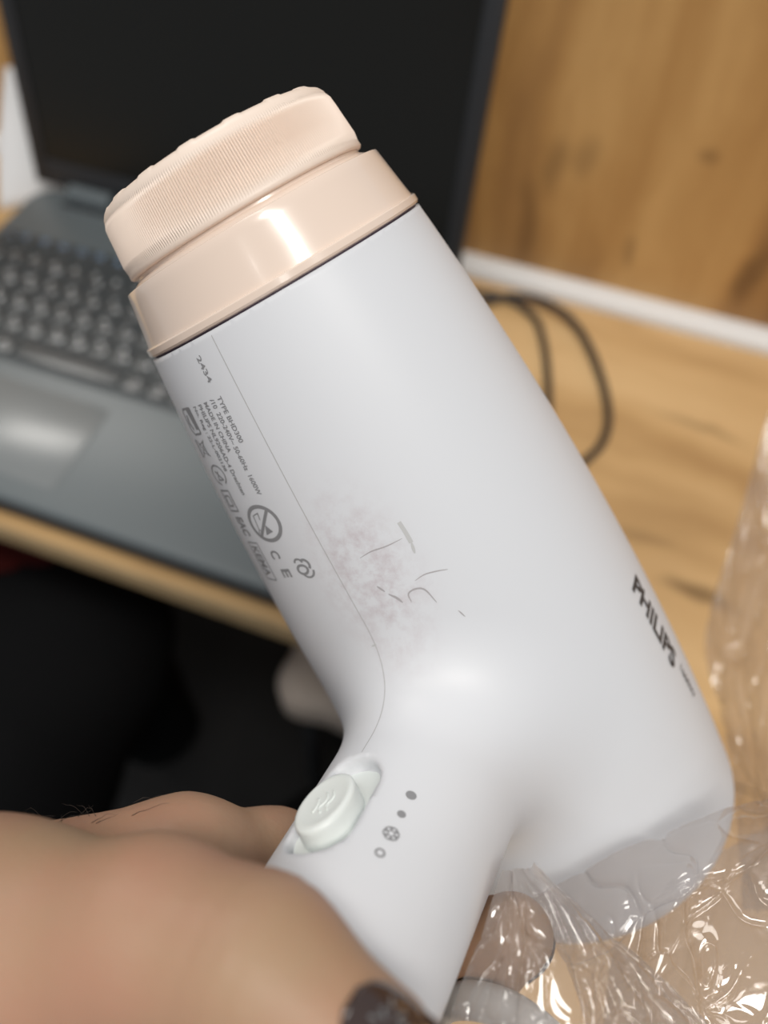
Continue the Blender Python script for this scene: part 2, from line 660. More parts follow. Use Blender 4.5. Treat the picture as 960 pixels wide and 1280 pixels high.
UN, KX = .0178, .009
def row(v, h, spec, blue=False, x=KX, un=UN):
    for wd, a, b in spec:
        key(x+wd*un/2, v, wd*un, h, a, b, blue)
        x += wd*un
fr = ['Esc']+['F%d' % i for i in range(1, 13)]+['Pause', 'PrtSc', 'Ins', 'Del', 'Home', 'End', 'PgUp', 'PgDn']
x = KX
row(.061, .0145, [(1, s, '') for s in fr], True, un=.0163)
lat, cyr = 'QWERTYUIOP[]', 'ЙЦУКЕНГШЩЗХЪ'
row(.0815, .0197, [(1, '`', 'Ё')]+[(1, s, t) for s, t in zip('1234567890-=', '!"№;%:?*()_+')]+[(2, 'Backspace', '')])
row(.1012, .0197, [(1.5, 'Tab', '')]+[(1, s, t) for s, t in zip(lat, cyr)]+[(1.5, '|', '/')])
row(.1209, .0197, [(1.75, 'Caps', '')]+[(1, s, t) for s, t in zip("ASDFGHJKL;'", 'ФЫВАПРОЛДЖЭ')]+[(2.25, 'Enter', '')])
row(.1406, .0197, [(2.25, 'Shift', '')]+[(1, s, t) for s, t in zip('ZXCVBNM,./', 'ЯЧСМИТЬБЮ.')]+[(2.75, 'Shift', '')])
row(.1605, .0197, [(1.25, 'Ctrl', ''), (1, 'Fn', ''), (1.1, 'Win', ''), (1.28, 'Alt', ''), (4.75, '', ''), (1.1, 'Alt', ''), (1, 'Menu', ''), (1.02, 'Ctrl', ''), (.85, '<', ''), (.85, 'v', ''), (.8, '>', '')])
nx = KX+15*UN+.006
for v, r_ in ((.0815, ['Num', '/', '*', '-']), (.1012, ['7', '8', '9', '+']), (.1209, ['4', '5', '6', '']), (.1406, ['1', '2', '3', 'Ent']), (.1605, ['0', '', '.', ''])):
    for i, s in enumerate(r_):
        key(nx+(i+.5)*.0172, v, .0172, .0197, s, '')

# lid, leaning back about its hinge
LEAN = math.radians(12.9)
hz = Matrix.Translation((LX, LY+.004, DECK+.004)) @ Matrix.Rotation(-LEAN, 4, 'X')
def lid_part(name, u0, u1, z0, z1, y0, y1, mat, parent=None, **k):
    o = slab(name, u0, u1, y0, y1, z0, z1, mat, **k)
    o.data.transform(hz)
    return world_part(o, lap) if parent is None else world_part(o, lap)
LH = .236
lid_part('lid', 0, LW, 0, LH, .0012, .0075, M['bezel'], bevel=.002)
lid_part('screen', .0125, LW-.0125, .021, LH-.013, .0002, .0013, M['screen'], bevel=0)
lid_part('bezel', 0, .0125, .001, LH, -.0012, .0013, M['bezel'], bevel=.0005)
lid_part('bezel', LW-.0125, LW, .001, LH, -.0012, .0013, M['bezel'], bevel=.0005)
lid_part('bezel', .0125, LW-.0125, .001, .021, -.0012, .0013, M['bezel'], bevel=.0005)
lid_part('bezel', .0125, LW-.0125, LH-.013, LH, -.0012, .0013, M['bezel'], bevel=.0005)
for u in (.034, LW-.072):                              # two hinge knuckles
    bm = bmesh.new()
    bmesh.ops.create_cone(bm, cap_ends=True, segments=24, radius1=.0075, radius2=.0075, depth=.038, matrix=Matrix.Translation((LX+u+.019, LY+.001, DECK+.003)) @ Matrix.Rotation(math.pi/2, 4, 'Y'))
    lp(bm_obj('hinge', bm, M['deck'], smooth=True, angle=40))
    lp(deck_box('hinge_slot', u-.003, u+.041, .0075, .0125, DECK-.001, DECK+.0004, M['bezel'], bevel=.0003))

# ---------------------------------------------------------------- black cable looped on the desk
pts = [(575, 362), (600, 366), (628, 371), (654, 385), (672, 403), (682, 440), (686, 490), (684, 540), (682, 580), (700, 600), (730, 577), (753, 553), (761, 518), (750, 468), (725, 418), (690, 389), (650, 377), (612, 379), (580, 400), (560, 440)]
path = np.array([on_desk(*q, .0030) for q in pts])
for i in range(13, 19):
    path[i, 2] += .0062*math.exp(-((i-15.5)/1.8)**2)
tag(tube('cable', catmull(path, 8), .0027, M['cable']), 'thin black cable looped on the desk right of the laptop', 'cable')

# ---------------------------------------------------------------- white paper leaning behind the laptop's left edge
g, n = [], 13
for j in range(n):
    for i in range(n):
        a, b = i/(n-1), j/(n-1)
        lo = np.array([-.492, .424, .0006])*(1-a)+np.array([-.425, .480, .0006])*a
        hi = np.array([-.5045, .5005, .080])*(1-a)+np.array([-.430, .5015, .092])*a
        p = lo*(1-b)+hi*b
        p[1] -= .004*math.sin(math.pi*b)*(1-a)
        g.append(p)
fs = [(j*n+i, j*n+i+1, (j+1)*n+i+1, (j+1)*n+i) for j in range(n-1) for i in range(n-1)]
pa = tag(mesh_obj('paper_sheet', g, fs, M['paper']), 'white sheet of paper leaning on the panel left of the laptop screen', 'paper')
sm = pa.modifiers.new('thickness', 'SOLIDIFY')
sm.thickness = .0004

# ---------------------------------------------------------------- below the desk edge: lap, cloth, cushion
def round_cone(p, a, b, ra, rb):
    a, b = np.asarray(a, float), np.asarray(b, float)
    ba = b-a
    h = np.clip(((p-a) @ ba)/(ba @ ba), 0, 1)
    return np.linalg.norm(p-a-h[..., None]*ba, axis=-1) - (ra+(rb-ra)*h)

def cloth_wrinkle(p, f, amp):
    return amp*(np.sin(p[..., 0]*f+2.2*np.sin(p[..., 1]*f*.45))*np.sin(p[..., 1]*f*.7+p[..., 2]*f*.5))

def lap_sdf(p):
    d = smin(round_cone(p, (-.30, -.42, -.30), (-.36, .17, -.25), .115, .090), round_cone(p, (-.36, .17, -.25), (-.375, .20, -.62), .082, .055), .04)
    e = smin(round_cone(p, (-.06, -.42, -.30), (-.03, .06, -.25), .115, .088), round_cone(p, (-.03, .06, -.25), (-.02, .13, -.62), .080, .055), .04)
    d = smin(smin(d, e, .09), round_cone(p, (-.30, -.44, -.27), (-.06, -.44, -.27), .13, .13), .06)
    return d+cloth_wrinkle(p, 42, .0035)
V, Fs = surface_nets(lap_sdf, (-.50, -.62, -.70), (.14, .30, -.10), .012)
tag(mesh_obj('person', V, Fs, M['trousers']), "person's lap in black trousers below the desk edge", 'person')

def red_sdf(p):
    q = (p-np.array([-.405, .215, -.168]))/np.array([.055, .035, .022])
    return np.maximum((np.linalg.norm(q, axis=-1)-1)*.022+cloth_wrinkle(p, 120, .003), .0015-lap_sdf(p))
V, Fs = surface_nets(red_sdf, (-.50, .14, -.21), (-.32, .29, -.12), .005)
tag(mesh_obj('cloth_bundle', V, Fs, M['red_cloth']), 'dark red cloth lying on the black trousers under the desk edge', 'cloth')

def cush_sdf(p):
    q = np.abs(p-np.array([-.095, .262, -.30]))-np.array([.052, .045, .012])
    return np.linalg.norm(np.maximum(q, 0), axis=-1)+np.minimum(q.max(-1), 0)-.022+cloth_wrinkle(p, 90, .002)
V, Fs = surface_nets(cush_sdf, (-.22, .17, -.35), (-.01, .36, -.25), .005)
stool = tag(empty('stool', (-.095, .262, -.74)), 'grey-brown padded seat under the desk edge, mostly hidden by the hair dryer', 'stool')
world_part(mesh_obj('seat', V, Fs, M['cushion']), stool)
for sx in (-.05, .05):
    for sy in (-.04, .04):
        world_part(tube('leg', [(-.095+sx*1.2, .262+sy*1.2, -.74), (-.095+sx, .262+sy, -.325)], .008, M['bezel']), stool)

# ---------------------------------------------------------------- hair dryer
DP = np.array([-.023263267429760662, -.05386888657648283, .18])           # seam centre, camera metres
DM = np.array([[-.31599758645541376, .8190128738684855, -.478919030517725],
               [.515160608125686, -.2757724720194117, -.8115165380396608],
               [-.7967151769546797, -.503157486393661, -.33477973459587756]])
DW = np.stack([CR, -CU, CF], 1) @ DM
mw = np.eye(4)
mw[:3, :3] = DW
mw[:3, 3] = c2w(DP)
dryer = tag(empty('hair_dryer'), 'white hair dryer with a peach nozzle held up in front of the laptop', 'hair dryer')
dryer.matrix_world = Matrix(mw.tolist())

V, Fs = surface_nets(dryer_sdf, (-.052, -.053, -.200), (.147, .053, .004), .00105, it=3)
rho = np.hypot(V[:, 0], V[:, 1])                         # crisp front rim
rim = (np.abs(V[:, 2]) < .0008) & (rho > R0-.0009)
V[rim, :2] *= (R0/rho[rim])[:, None]
V[rim, 2] = 0
body = mesh_obj('body', V, Fs, M['body'], dryer)

NZ = .885                                                # axial scale of the nozzle group
# collar, gap ring, ribbed nozzle ring, outlet grille
revolve('gasket', [(.0346, -.0012), (.0346, .0006), (.030, .0006), (.030, -.0012)], 160, M['gasket'], dryer)
lip = [(.0310, .0004), (.0346, .0004), (.0354, .0007), (.0357, .0012), (.0356, .0026), (.0354, .0029), (.0349, .00295)]
side = [(.0348-.0024*k/6, .0032+.0128*k/6) for k in range(1, 7)]
zs = lambda pr_: [(r, z*NZ) for r, z in pr_]
revolve('collar', zs(lip+side+[(.0323, .0162), (.0320, .0163), (.0306, .0163), (.0306, .0160)]), 200, M['peach_gloss'], dryer, angle=25)
revolve('neck_ring', zs([(.0308, .0150), (.0300, .0168), (.0288, .0176), (.0284, .0200), (.0265, .0200), (.0265, .0150)]), 160, M['peach_gloss'], dryer)

NR = 300
prof = [(.0262, .0186), (.0286, .0184), (.0296, .0186), (.02985, .0190), (.0298, .0197),
        (.02972, .0202), (.0296, .0222), (.0291, .0262), (.0287, .0296), (.0285, .0309), (.0284, .0316), (.0282, .0326), (.0279, .0335), (.0273, .0344), (.0262, .0351), (.0250, .0354), (.0236, .0353), (.0226, .0348), (.0220, .0330), (.0216, .0262), (.0240, .0220)]
def ribs(i, th, r, z):
    if 6 <= i <= 10:
        r += .00027*math.cos(th*NR)
    if 14 <= i <= 16:                                   # scalloped front edge
        z += .00026*max(0., min(1., 2.5*math.cos(th*16)-.6))
    return r, z
revolve('nozzle_ring', zs(prof), NR*5, M['peach_matte'], dryer, rad=ribs, angle=60)

bm = bmesh.new()                                        # outlet grille: rings and spokes
for rr in (.0195, .0150, .0105, .006):
    n = 48
    vs = []
    for k in range(n):
        a = 2*math.pi*k/n
        vs.append([bm.verts.new((x*math.cos(a), x*math.sin(a), z)) for x, z in ((rr-.0006, .0220), (rr+.0006, .0220), (rr+.0006, .0245), (rr-.0006, .0245))])
    for k in range(n):
        for j in range(4):
            bm.faces.new((vs[k][j], vs[k][(j+1) % 4], vs[(k+1) % n][(j+1) % 4], vs[(k+1) % n][j]))
for k in range(12):
    a = 2*math.pi*k/12
    bmesh.ops.create_cube(bm, size=1, matrix=Matrix.Rotation(a, 4, 'Z') @ Matrix.Translation((.0137, 0, .0232)) @ Matrix.Diagonal((.0160, .0011, .0024, 1)))
bm_obj('outlet_grille', bm, M['grille'], dryer)

# rear intake grille
rear = -BARREL_END
bm = bmesh.new()
for rr in np.arange(.004, .022, .0030):
    n = 40
    vs = []
    for k in range(n):
        a = 2*math.pi*k/n
        vs.append([bm.verts.new((x*math.cos(a), x*math.sin(a), z)) for x, z in ((rr-.0008, rear+.0005), (rr+.0008, rear+.0005), (rr+.0008, rear-.0008), (rr-.0008, rear-.0008))])
    for k in range(n):
        for j in range(4):
            bm.faces.new((vs[k][j], vs[k][(j+1) % 4], vs[(k+1) % n][(j+1) % 4], vs[(k+1) % n][j]))
bm_obj('intake_grille', bm, M['grille'], dryer)

# thin parting line down the underside and on to the switch
p = np.array([R0, 0., -.0005])
line = [p]
d0 = np.array([0., 0., -1.])
for i in range(260):
    q = p+d0*.0006
    q = q-newton(dryer_sdf, q[None], .01)[0]
    q[1] = 0
    d0 = (q-p)/np.linalg.norm(q-p)
    p = q
    s_, a_, b_ = handle_coords(p)
    if s_ > SLOT_S-SLOT_A-.0006 and a_ > 0 and p[2] < -.06:
        break
    line.append(p)
line = np.array(line)
gn = gradient(dryer_sdf, line)
gn /= np.linalg.norm(gn, axis=1)[:, None]
V, Fs = [], []
for q, g_ in zip(line, gn):
    for y in (-.00009, .00009):
        V.append(q+g_*.00004+np.array([0, y, 0]))
for i in range(len(line)-1):
    Fs.append((2*i, 2*i+1, 2*i+3, 2*i+2))
mesh_obj('parting_line', V, Fs, M['line'], body)

# ---- things printed or scuffed on the shell: drawn flat, then laid on the curved surface
def on_barrel(t, th, lift=.00005):
    d = np.stack([np.cos(th), np.sin(th), 0*th], -1)
    o = d*(barrel_r(t)+.012)[..., None]
    o[..., 2] = -t
    o = trace(dryer_sdf, o, -d)
    g_ = gradient(dryer_sdf, o)
    return o+g_/np.linalg.norm(g_, axis=-1, keepdims=True)*lift

def on_handle(s, ps, lift=.00005):
    d = np.cos(ps)[..., None]*HG+np.sin(ps)[..., None]*np.array([0, 1., 0])
    o = HO+HD*s[..., None]+d*.03
    o = trace(dryer_sdf, o, -d)
    g_ = gradient(dryer_sdf, o)
    return o+g_/np.linalg.norm(g_, axis=-1, keepdims=True)*lift

RR = .0375
def print_barrel(name, V, Fs, mat, t, th, lift=.00008):
    """flat art (x rearwards, y up towards the parting line, metres) centred at (t, th degrees)"""
    V = np.asarray(V, float)
    P_ = on_barrel(t+V[:, 0], math.radians(th)+V[:, 1]/RR, lift)
    return mesh_obj(name, P_, Fs, mat, body, smooth=False)

def print_handle(name, V, Fs, mat, s, ps, lift=.00005):
    V = np.asarray(V, float)
    P_ = on_handle(s+V[:, 0], math.radians(ps)+V[:, 1]/.0185, lift)
    return mesh_obj(name, P_, Fs, mat, body, smooth=False)

class Art:
    def __init__(s):
        s.V, s.F = [], []
    def poly(s, pts):
        k = len(s.V)
        s.V += [(x, y) for x, y in pts]
        s.F.append(tuple(range(k, k+len(pts))))
        return s
    def path(s, pts, w, closed=False):
        pts = [np.array(q, float) for q in pts]
        n = len(pts)
        k = len(s.V)
        for i in range(n):
            a = pts[(i-1) % n] if closed or i else pts[0]
            b = pts[(i+1) % n] if closed or i < n-1 else pts[-1]
            d = b-a
            d = d/(np.hypot(*d)+1e-12)
            nn = np.array([-d[1], d[0]])
            ww = w(i/(n-1)) if callable(w) else w
            s.V += [tuple(pts[i]+nn*ww/2), tuple(pts[i]-nn*ww/2)]
        for i in range(n if closed else n-1):
            j = (i+1) % n
            s.F.append((k+2*i, k+2*i+1, k+2*j+1, k+2*j))
        return s
    def line(s, a, b, w, n=6):
        a, b = np.array(a), np.array(b)
        return s.path([a+(b-a)*i/n for i in range(n+1)], w)
    def rect(s, x0, y0, x1, y1, w):
        s.line((x0, y0), (x1, y0), w); s.line((x1, y0), (x1, y1), w); s.line((x1, y1), (x0, y1), w)
        return s.line((x0, y1), (x0, y0), w)
    def arc(s, cx, cy, rx, ry, a0, a1, w, n=28):
        full = abs(a1-a0) >= 360
        A_ = [math.radians(a0+(a1-a0)*i/n) for i in range(n if full else n+1)]
        return s.path([(cx+rx*math.cos(a), cy+ry*math.sin(a)) for a in A_], w, full)
    def disc(s, cx, cy, r, n=28):
        return s.poly([(cx+r*math.cos(2*math.pi*i/n), cy+r*math.sin(2*math.pi*i/n)) for i in range(n)])

def barrel_text(s, t0, t1, th, h, mat='ink', bold=.00006, shear=0., lift=.00009):
    V, Fs = text_mesh(s, .004, shear=shear, offset=bold)
    V = V[:, :2]
    lo, hi = V.min(0), V.max(0)
    V = (V-(lo+hi)/2)/(hi-lo)*np.array([t1-t0, h])
    return print_barrel('printed_text', V, Fs, M[mat], (t0+t1)/2, th, lift)

barrel_text('2434', 0.0030, 0.0087, -9.1, .0014, shear=-.15)
barrel_text('TYPE BHD300', 0.0119, 0.0222, -8.8, .00135)
barrel_text('/10  220-240V~ 50-60Hz  1600W', 0.0118, 0.0339, -12.4, .0014)
barrel_text('MADE IN CHINA', 0.0119, 0.0233, -16.1, .00135)
barrel_text('PHILIPS NL9206AD-4 Drachten', 0.0119, 0.0331, -19.8, .0015)
barrel_text('No. Reg : 22-L-002138', 0.0119, 0.0271, -23.6, .0016)
barrel_text('EAC', 0.0385, 0.0434, -31.7, .0036, bold=.00014)
barrel_text('C', 0.0472, 0.0494, -20.2, .0029, bold=.00010)
barrel_text('E', 0.0521, 0.0543, -19.4, .0029, bold=.00010)
barrel_text('KEMA', 0.0462, 0.0542, -31.1, .0030, bold=.00008)
barrel_text('PHILIPS', 0.1005, 0.1270, 85.6, .0052, mat='ink_dark', bold=.00013, lift=.00014)
barrel_text('1600W', 0.1306, 0.1412, 88.2, .0021, mat='ink_dark')
A = Art().rect(-.0050, -.0023, .0050, .0023, .0003)                       # box round KEMA
print_barrel('printed_mark', A.V, A.F, M['ink'], 0.0502, -31.0)
A = Art().path([(-.0030, .0024), (.0028, .0024), (.0030, .0021), (.0030, -.0012), (.0018, -.0024), (-.0022, -.0024), (-.0030, -.0018), (-.0030, .0021)], .0005, True)
A.poly([(-.0028, .0002), (.0020, .0010), (.0020, .0021), (-.0028, .0021)]).path([(-.0016, -.0008), (.0002, -.0014), (.0018, -.0004)], .0006)
print_barrel('printed_mark', A.V, A.F, M['ink'], 0.0148, -31.4)             # certification badge
A = Art()                                                                  # crossed-out bin
A.path([(-.0014, .0012), (-.0010, -.0012), (.0010, -.0012), (.0014, .0012), (-.0014, .0012)], .00022)
A.line((-.0018, .0012), (.0018, .0012), .0003).line((-.0020, -.0018), (.0020, .0022), .00025).line((-.0020, .0022), (.0020, -.0018), .00025)
A.poly([(-.0022, -.0030), (.0022, -.0030), (.0022, -.0024), (-.0022, -.0024)])
print_barrel('printed_mark', A.V, A.F, M['ink'], 0.0212, -32.2)
A = Art().arc(0, 0, .0024, .0030, 30, 330, .0004)                          # round arrow mark
A.line((-.0010, -.0012), (.0012, .0016), .0004).line((.0012, .0016), (.0012, -.0010), .00035).line((.0012, -.0010), (-.0010, .0004), .00035).line((.0016, -.0022), (.0024, -.0006), .0004)
print_barrel('printed_mark', A.V, A.F, M['ink'], 0.0278, -30.2)
A = Art().rect(-.0026, -.0022, .0026, .0022, .0004).rect(-.0013, -.0011, .0013, .0011, .0004)   # double insulation
print_barrel('printed_mark', A.V, A.F, M['ink'], 0.0343, -32.2)
A = Art().arc(0, 0, .0042, .0046, 0, 360, .0009, 40)                       # no use near a bath
A.line((-.0030, .0030), (.0030, -.0030), .0008)
A.path([(-.0026, -.0004), (-.0022, -.0022), (.0012, -.0026), (.0018, -.0018)], .0003).line((-.0028, -.0002), (-.0010, -.0006), .0003)
A.poly([(.0004, .0002), (.0028, -.0010), (.0022, .0016)]).line((.0012, -.0026), (.0022, -.0032), .0003)
print_barrel('printed_mark', A.V, A.F, M['ink'], 0.0405, -17.5)
A = Art().arc(.0004, .0, .0011, .0013, 0, 360, .0006).arc(-.0006, .0012, .0013, .0011, 40, 220, .0006).arc(-.0013, -.0002, .0010, .0010, 90, 260, .0005).arc(.0006, .0010, .0019, .0016, -60, 80, .0005)
print_barrel('printed_mark', A.V, A.F, M['ink'], 0.0524, -11.1)             # looped approval mark

# heat settings beside the switch
print_handle('printed_mark', Art().disc(0, 0, .00098).V, [tuple(range(28))], M['ink'], .0796, 40.7)
print_handle('printed_mark', Art().disc(0, 0, .00078).V, [tuple(range(28))], M['ink'], .0844, 40.8)
A = Art().arc(0, 0, .0006, .0006, 0, 360, .0002)
for k in range(6):
    c, s = math.cos(k*math.pi/3+.3), math.sin(k*math.pi/3+.3)
    A.line((.0004*c, .0004*s), (.00145*c, .00145*s), .00034)
    for q in (-1, 1):
        c2, s2 = math.cos(k*math.pi/3+.3+q*.42), math.sin(k*math.pi/3+.3+q*.42)
        A.line((.0009*c, .0009*s), (.00148*c2, .00148*s2), .00034)
print_handle('printed_mark', A.V, A.F, M['ink'], .0891, 40.7)
A = Art().arc(0, 0, .00072, .00072, 0, 360, .0004)
print_handle('printed_mark', A.V, A.F, M['ink'], .0936, 40.2)

# scuffs rubbed on to the shell
def scuff(pts, w, mat, n=6):
    q = catmull(np.array(pts), n)
    c = q.mean(0)
    xy = np.stack([q[:, 0]-c[0], np.radians(q[:, 1]-c[1])*RR], 1)
    A_ = Art().path(xy, w)
    print_barrel('scuff_mark', A_.V, A_.F, M[mat], c[0], c[1], .00006)
taper = lambda a, b: (lambda t: a*math.sin(math.pi*min(max(t*.9+.05, 0), 1))+b)
scuff([(0.0505, 24.4), (0.0531, 24.6), (0.0556, 24.6)], .0008, 'scuff_soft')
scuff([(0.0556, 24.6), (0.0580, 24.0)], taper(.0004, .0002), 'scuff_soft')
scuff([(0.0539, 22.9), (0.0539, 17.8), (0.0536, 13.3), (0.0540, 9.3)], taper(.00022, .00006), 'scuff')
scuff([(0.0634, 20.2), (0.0631, 23.4), (0.0637, 26.9), (0.0645, 29.7)], taper(.00022, .00006), 'scuff')
scuff([(0.0675, 16.3), (0.0655, 16.7), (0.0651, 19.1), (0.0662, 21.4), (0.0699, 22.5)], taper(.00032, .00006), 'scuff')
scuff([(0.0612, 9.6), (0.0630, 10.9)], taper(.0003, .0001), 'scuff')
scuff([(0.0638, 11.5), (0.0653, 13.1), (0.0668, 14.0)], taper(.0004, .0001), 'scuff')
scuff([(0.0742, -1.3), (0.0740, 0.4)], taper(.0003, .0001), 'scuff_soft')
scuff([(0.0738, 26.6), (0.0758, 27.4)], taper(.0002, .00006), 'scuff')

# ---- sliding switch in its slot
def in_handle(p, dz=0.):
    return handle_coords(p)
def button_sdf(p):
    s, a, b = handle_coords(p)
    s0 = SLOT_S+.0020
    e = np.sqrt(((s-s0)/.0076)**2+(b/.0057)**2)
    side = (e-1)*.0057
    w0 = handle_w(SLOT_S)
    top = a-(w0+.0015+.0004*((s-s0)/.0089)*-1.0+.0005*np.clip(e, 0, 1)**4)
    return smax(smax(side, top, .0014), (w0-.0042)-a, .0004)
c0 = HO+HD*(SLOT_S+.0020)+HG*handle_w(SLOT_S)
V, Fs = surface_nets(button_sdf, c0-np.array([.0115, .0075, .0065]), c0+np.array([.0115, .0075, .0065]), .00032)
btn = mesh_obj('switch_button', V, Fs, M['button'], dryer)
def stadium_plate(name, a0, a1, grow, mat):
    bm = bmesh.new()
    ring = []
    for k in range(40):
        an = 2*math.pi*k/40
        s = SLOT_S+math.copysign(SLOT_A-SLOT_B, math.cos(an))+math.cos(an)*(SLOT_B+grow)
        b = math.sin(an)*(SLOT_B+grow)
        ring.append([bm.verts.new(HO+HD*s+HG*a+np.array([0, b, 0])) for a in (a0, a1)])
    bm.faces.new([q[1] for q in ring])
    bm.faces.new([q[0] for q in ring][::-1])
    for k in range(40):
        j = (k+1) % 40
        bm.faces.new((ring[k][0], ring[j][0], ring[j][1], ring[k][1]))
    return bm_obj(name, bm, mat, dryer)
stadium_plate('switch_plate', handle_w(SLOT_S)-.0052, handle_w(SLOT_S)-.0031, -.0003, M['button'])
# raised wavy emblem on the button
for pts in ([(-.0030, .0012), (-.0010, .0022), (.0016, .0016), (.0030, .0026)], [(-.0026, -.0004), (-.0004, .0006), (.0022, -.0002), (.0036, .0010)], [(-.0010, -.0020), (.0012, -.0012), (.0034, -.0014)]):
    q = catmull(np.array(pts)*.82, 6)
    o = HO+HD*(SLOT_S+.0020+q[:, :1])+HG*(handle_w(SLOT_S)+.008)+q[:, 1:]*np.array([[0, 1., 0]])
    o = trace(button_sdf, o, -HG[None]*np.ones((len(q), 1)))
    tube('switch_emblem', o, .00022, M['button'], btn, n=8)

# cord: out of the handle's end, sweeping round behind the grip
TO_D = lambda q: (np.asarray(q)-DP) @ DM                                   # camera metres to dryer local
end = HO+HD*(HLEN+.001)
out1 = HO+HD*(HLEN+.022)
out2 = HO+HD*(HLEN+.038)-HG*.012
cpts = [HO+HD*(HLEN-.004), end, out1, out2]+[TO_D(cp(*q)) for q in ((600, 1760, .098), (730, 1500, .122), (712, 1340, .138), (652, 1272, .142), (585, 1250, .147), (545, 1266, .160), (522, 1330, .174), (515, 1440, .19), (530, 1720, .2))]
tube('cord', catmull(cpts, 10), .0034, M['cord'], dryer, n=18)
bm = bmesh.new()
z0 = Vector(HD).to_track_quat('Z', 'Y').to_matrix().to_4x4()
for k in range(5):                                       # ribbed strain relief
    bmesh.ops.create_cone(bm, cap_ends=True, segments=24, radius1=.0066-.0005*k, radius2=.0061-.0005*k, depth=.0032, matrix=Matrix.Translation(Vector(HO+HD*(HLEN+.001+.004*k))) @ z0)
bm_obj('strain_relief', bm, M['cord'], dryer)

# ---------------------------------------------------------------- the hand gripping the handle
h_c = DM @ HD
o_c = DM @ HO + DP
mid = o_c+h_c*.09
n_c = -mid-h_c*((-mid) @ h_c)
n_c /= np.linalg.norm(n_c)                               # handle side facing the viewer
r_c = np.cross(h_c, n_c)
if r_c[0] < 0:
    r_c = -r_c                                           # handle side facing right
def grip(s, deg, extra):
    a = math.radians(deg)
    return o_c+h_c*s+(handle_w(s)+extra)*(math.cos(a)*n_c+math.sin(a)*r_c)

THUMB = [(cp(-40, 1218, .119), .0208), (cp(185, 1176, .110), .0132), (cp(318, 1212, .1035), .0112), (cp(462, 1322, .0965), .0088)]
INDEX = [(cp(228, 1087, .150), .0126), (grip(.0795, -132, .0092), .0094), (grip(.0760, 178, .0090), .0092), (grip(.0755, 125, .0085), .0086), (grip(.0755, 98, .0080), .0078)]
MIDDLE = [(cp(150, 1180, .152), .0130), (grip(.105, -130, .0098), .0098), (grip(.106, 172, .0088), .0090), (grip(.107, 120, .0082), .0080), (grip(.108, 96, .0076), .0070)]
RING = [(cp(110, 1290, .147), .0125), (grip(.1225, -132, .009), .0092), (grip(.1230, 172, .0084), .0085), (grip(.1235, 120, .0078), .0076), (grip(.124, 98, .0072), .0065)]
WRIST = cp(-420, 1290, .135)
def hand_sdf(p):
    def chain(js, k=.004):
        d = None
        for (a, ra), (b, rb) in zip(js[:-1], js[1:]):
            e = round_cone(p, a, b, ra, rb)
            d = e if d is None else smin(d, e, k)
        return d
    palm = round_cone(p, WRIST, INDEX[0][0], .024, .0132)
    palm = smin(palm, round_cone(p, WRIST+np.array([0, .006, .004]), MIDDLE[0][0], .022, .0132), .014)
    palm = smin(palm, round_cone(p, WRIST+np.array([0, .012, .004]), RING[0][0], .020, .0126), .014)
    palm = smin(palm, round_cone(p, WRIST+np.array([-.12, .03, .0]), WRIST, .034, .026), .02)
    fingers = smin(smin(chain(INDEX, .008), chain(MIDDLE), .0012), chain(RING), .0012)
    d = smin(palm, fingers, .006)
    th = chain(THUMB, .006)
    th = smin(th, round_cone(p, WRIST+np.array([0, 0, -.004]), THUMB[0][0], .026, .0208), .012)
    d = smin(d, th, .009)
    # creases at the base of the thumb
    q = p-THUMB[0][0]
    ax = (THUMB[1][0]-THUMB[0][0])/np.linalg.norm(THUMB[1][0]-THUMB[0][0])
    s = q @ ax-.45*q[..., 1]+.0008*np.sin(q[..., 1]*260)
    for c, w_, amp in ((.002, .0013, .0009), (.007, .0011, .0007), (.0125, .0013, .0009)):
        d = d+amp*np.exp(-((s-c)/w_)**2)*np.exp(-((q[..., 1]-.006)/.011)**2)
    q = p-THUMB[2][0]                                    # knuckle folds
    ax = (THUMB[3][0]-THUMB[1][0])/np.linalg.norm(THUMB[3][0]-THUMB[1][0])
    s = q @ ax
    for c in (-.004, -.001, .002):
        d = d+.0005*np.exp(-((s-c)/.0009)**2)*np.exp(-(np.linalg.norm(q, axis=-1)/.014)**2)
    return d
CORD = (catmull(cpts, 10) @ DM.T+DP)[64:102:3]
def hand_skin(p):                                        # flesh yields where it presses on the handle
    d = np.maximum(hand_sdf(p), .0002-dryer_sdf(TO_D(p)))
    for a, b in zip(CORD[:-1], CORD[1:]):
        d = np.maximum(d, -round_cone(p, a, b, .0039, .0039))
    return d
V, Fs = surface_nets(hand_skin, (-.27, .035, .075), (.05, .175, .21), .0013)
hand = tag(empty('hand', c2w(cp(100, 1200, .13))), 'bare hand with dark varnished nails gripping the hair dryer handle', 'hand')
def hp(o):
    return world_part(o, hand)
hp(mesh_obj('skin', c2w(V), Fs, M['skin']))

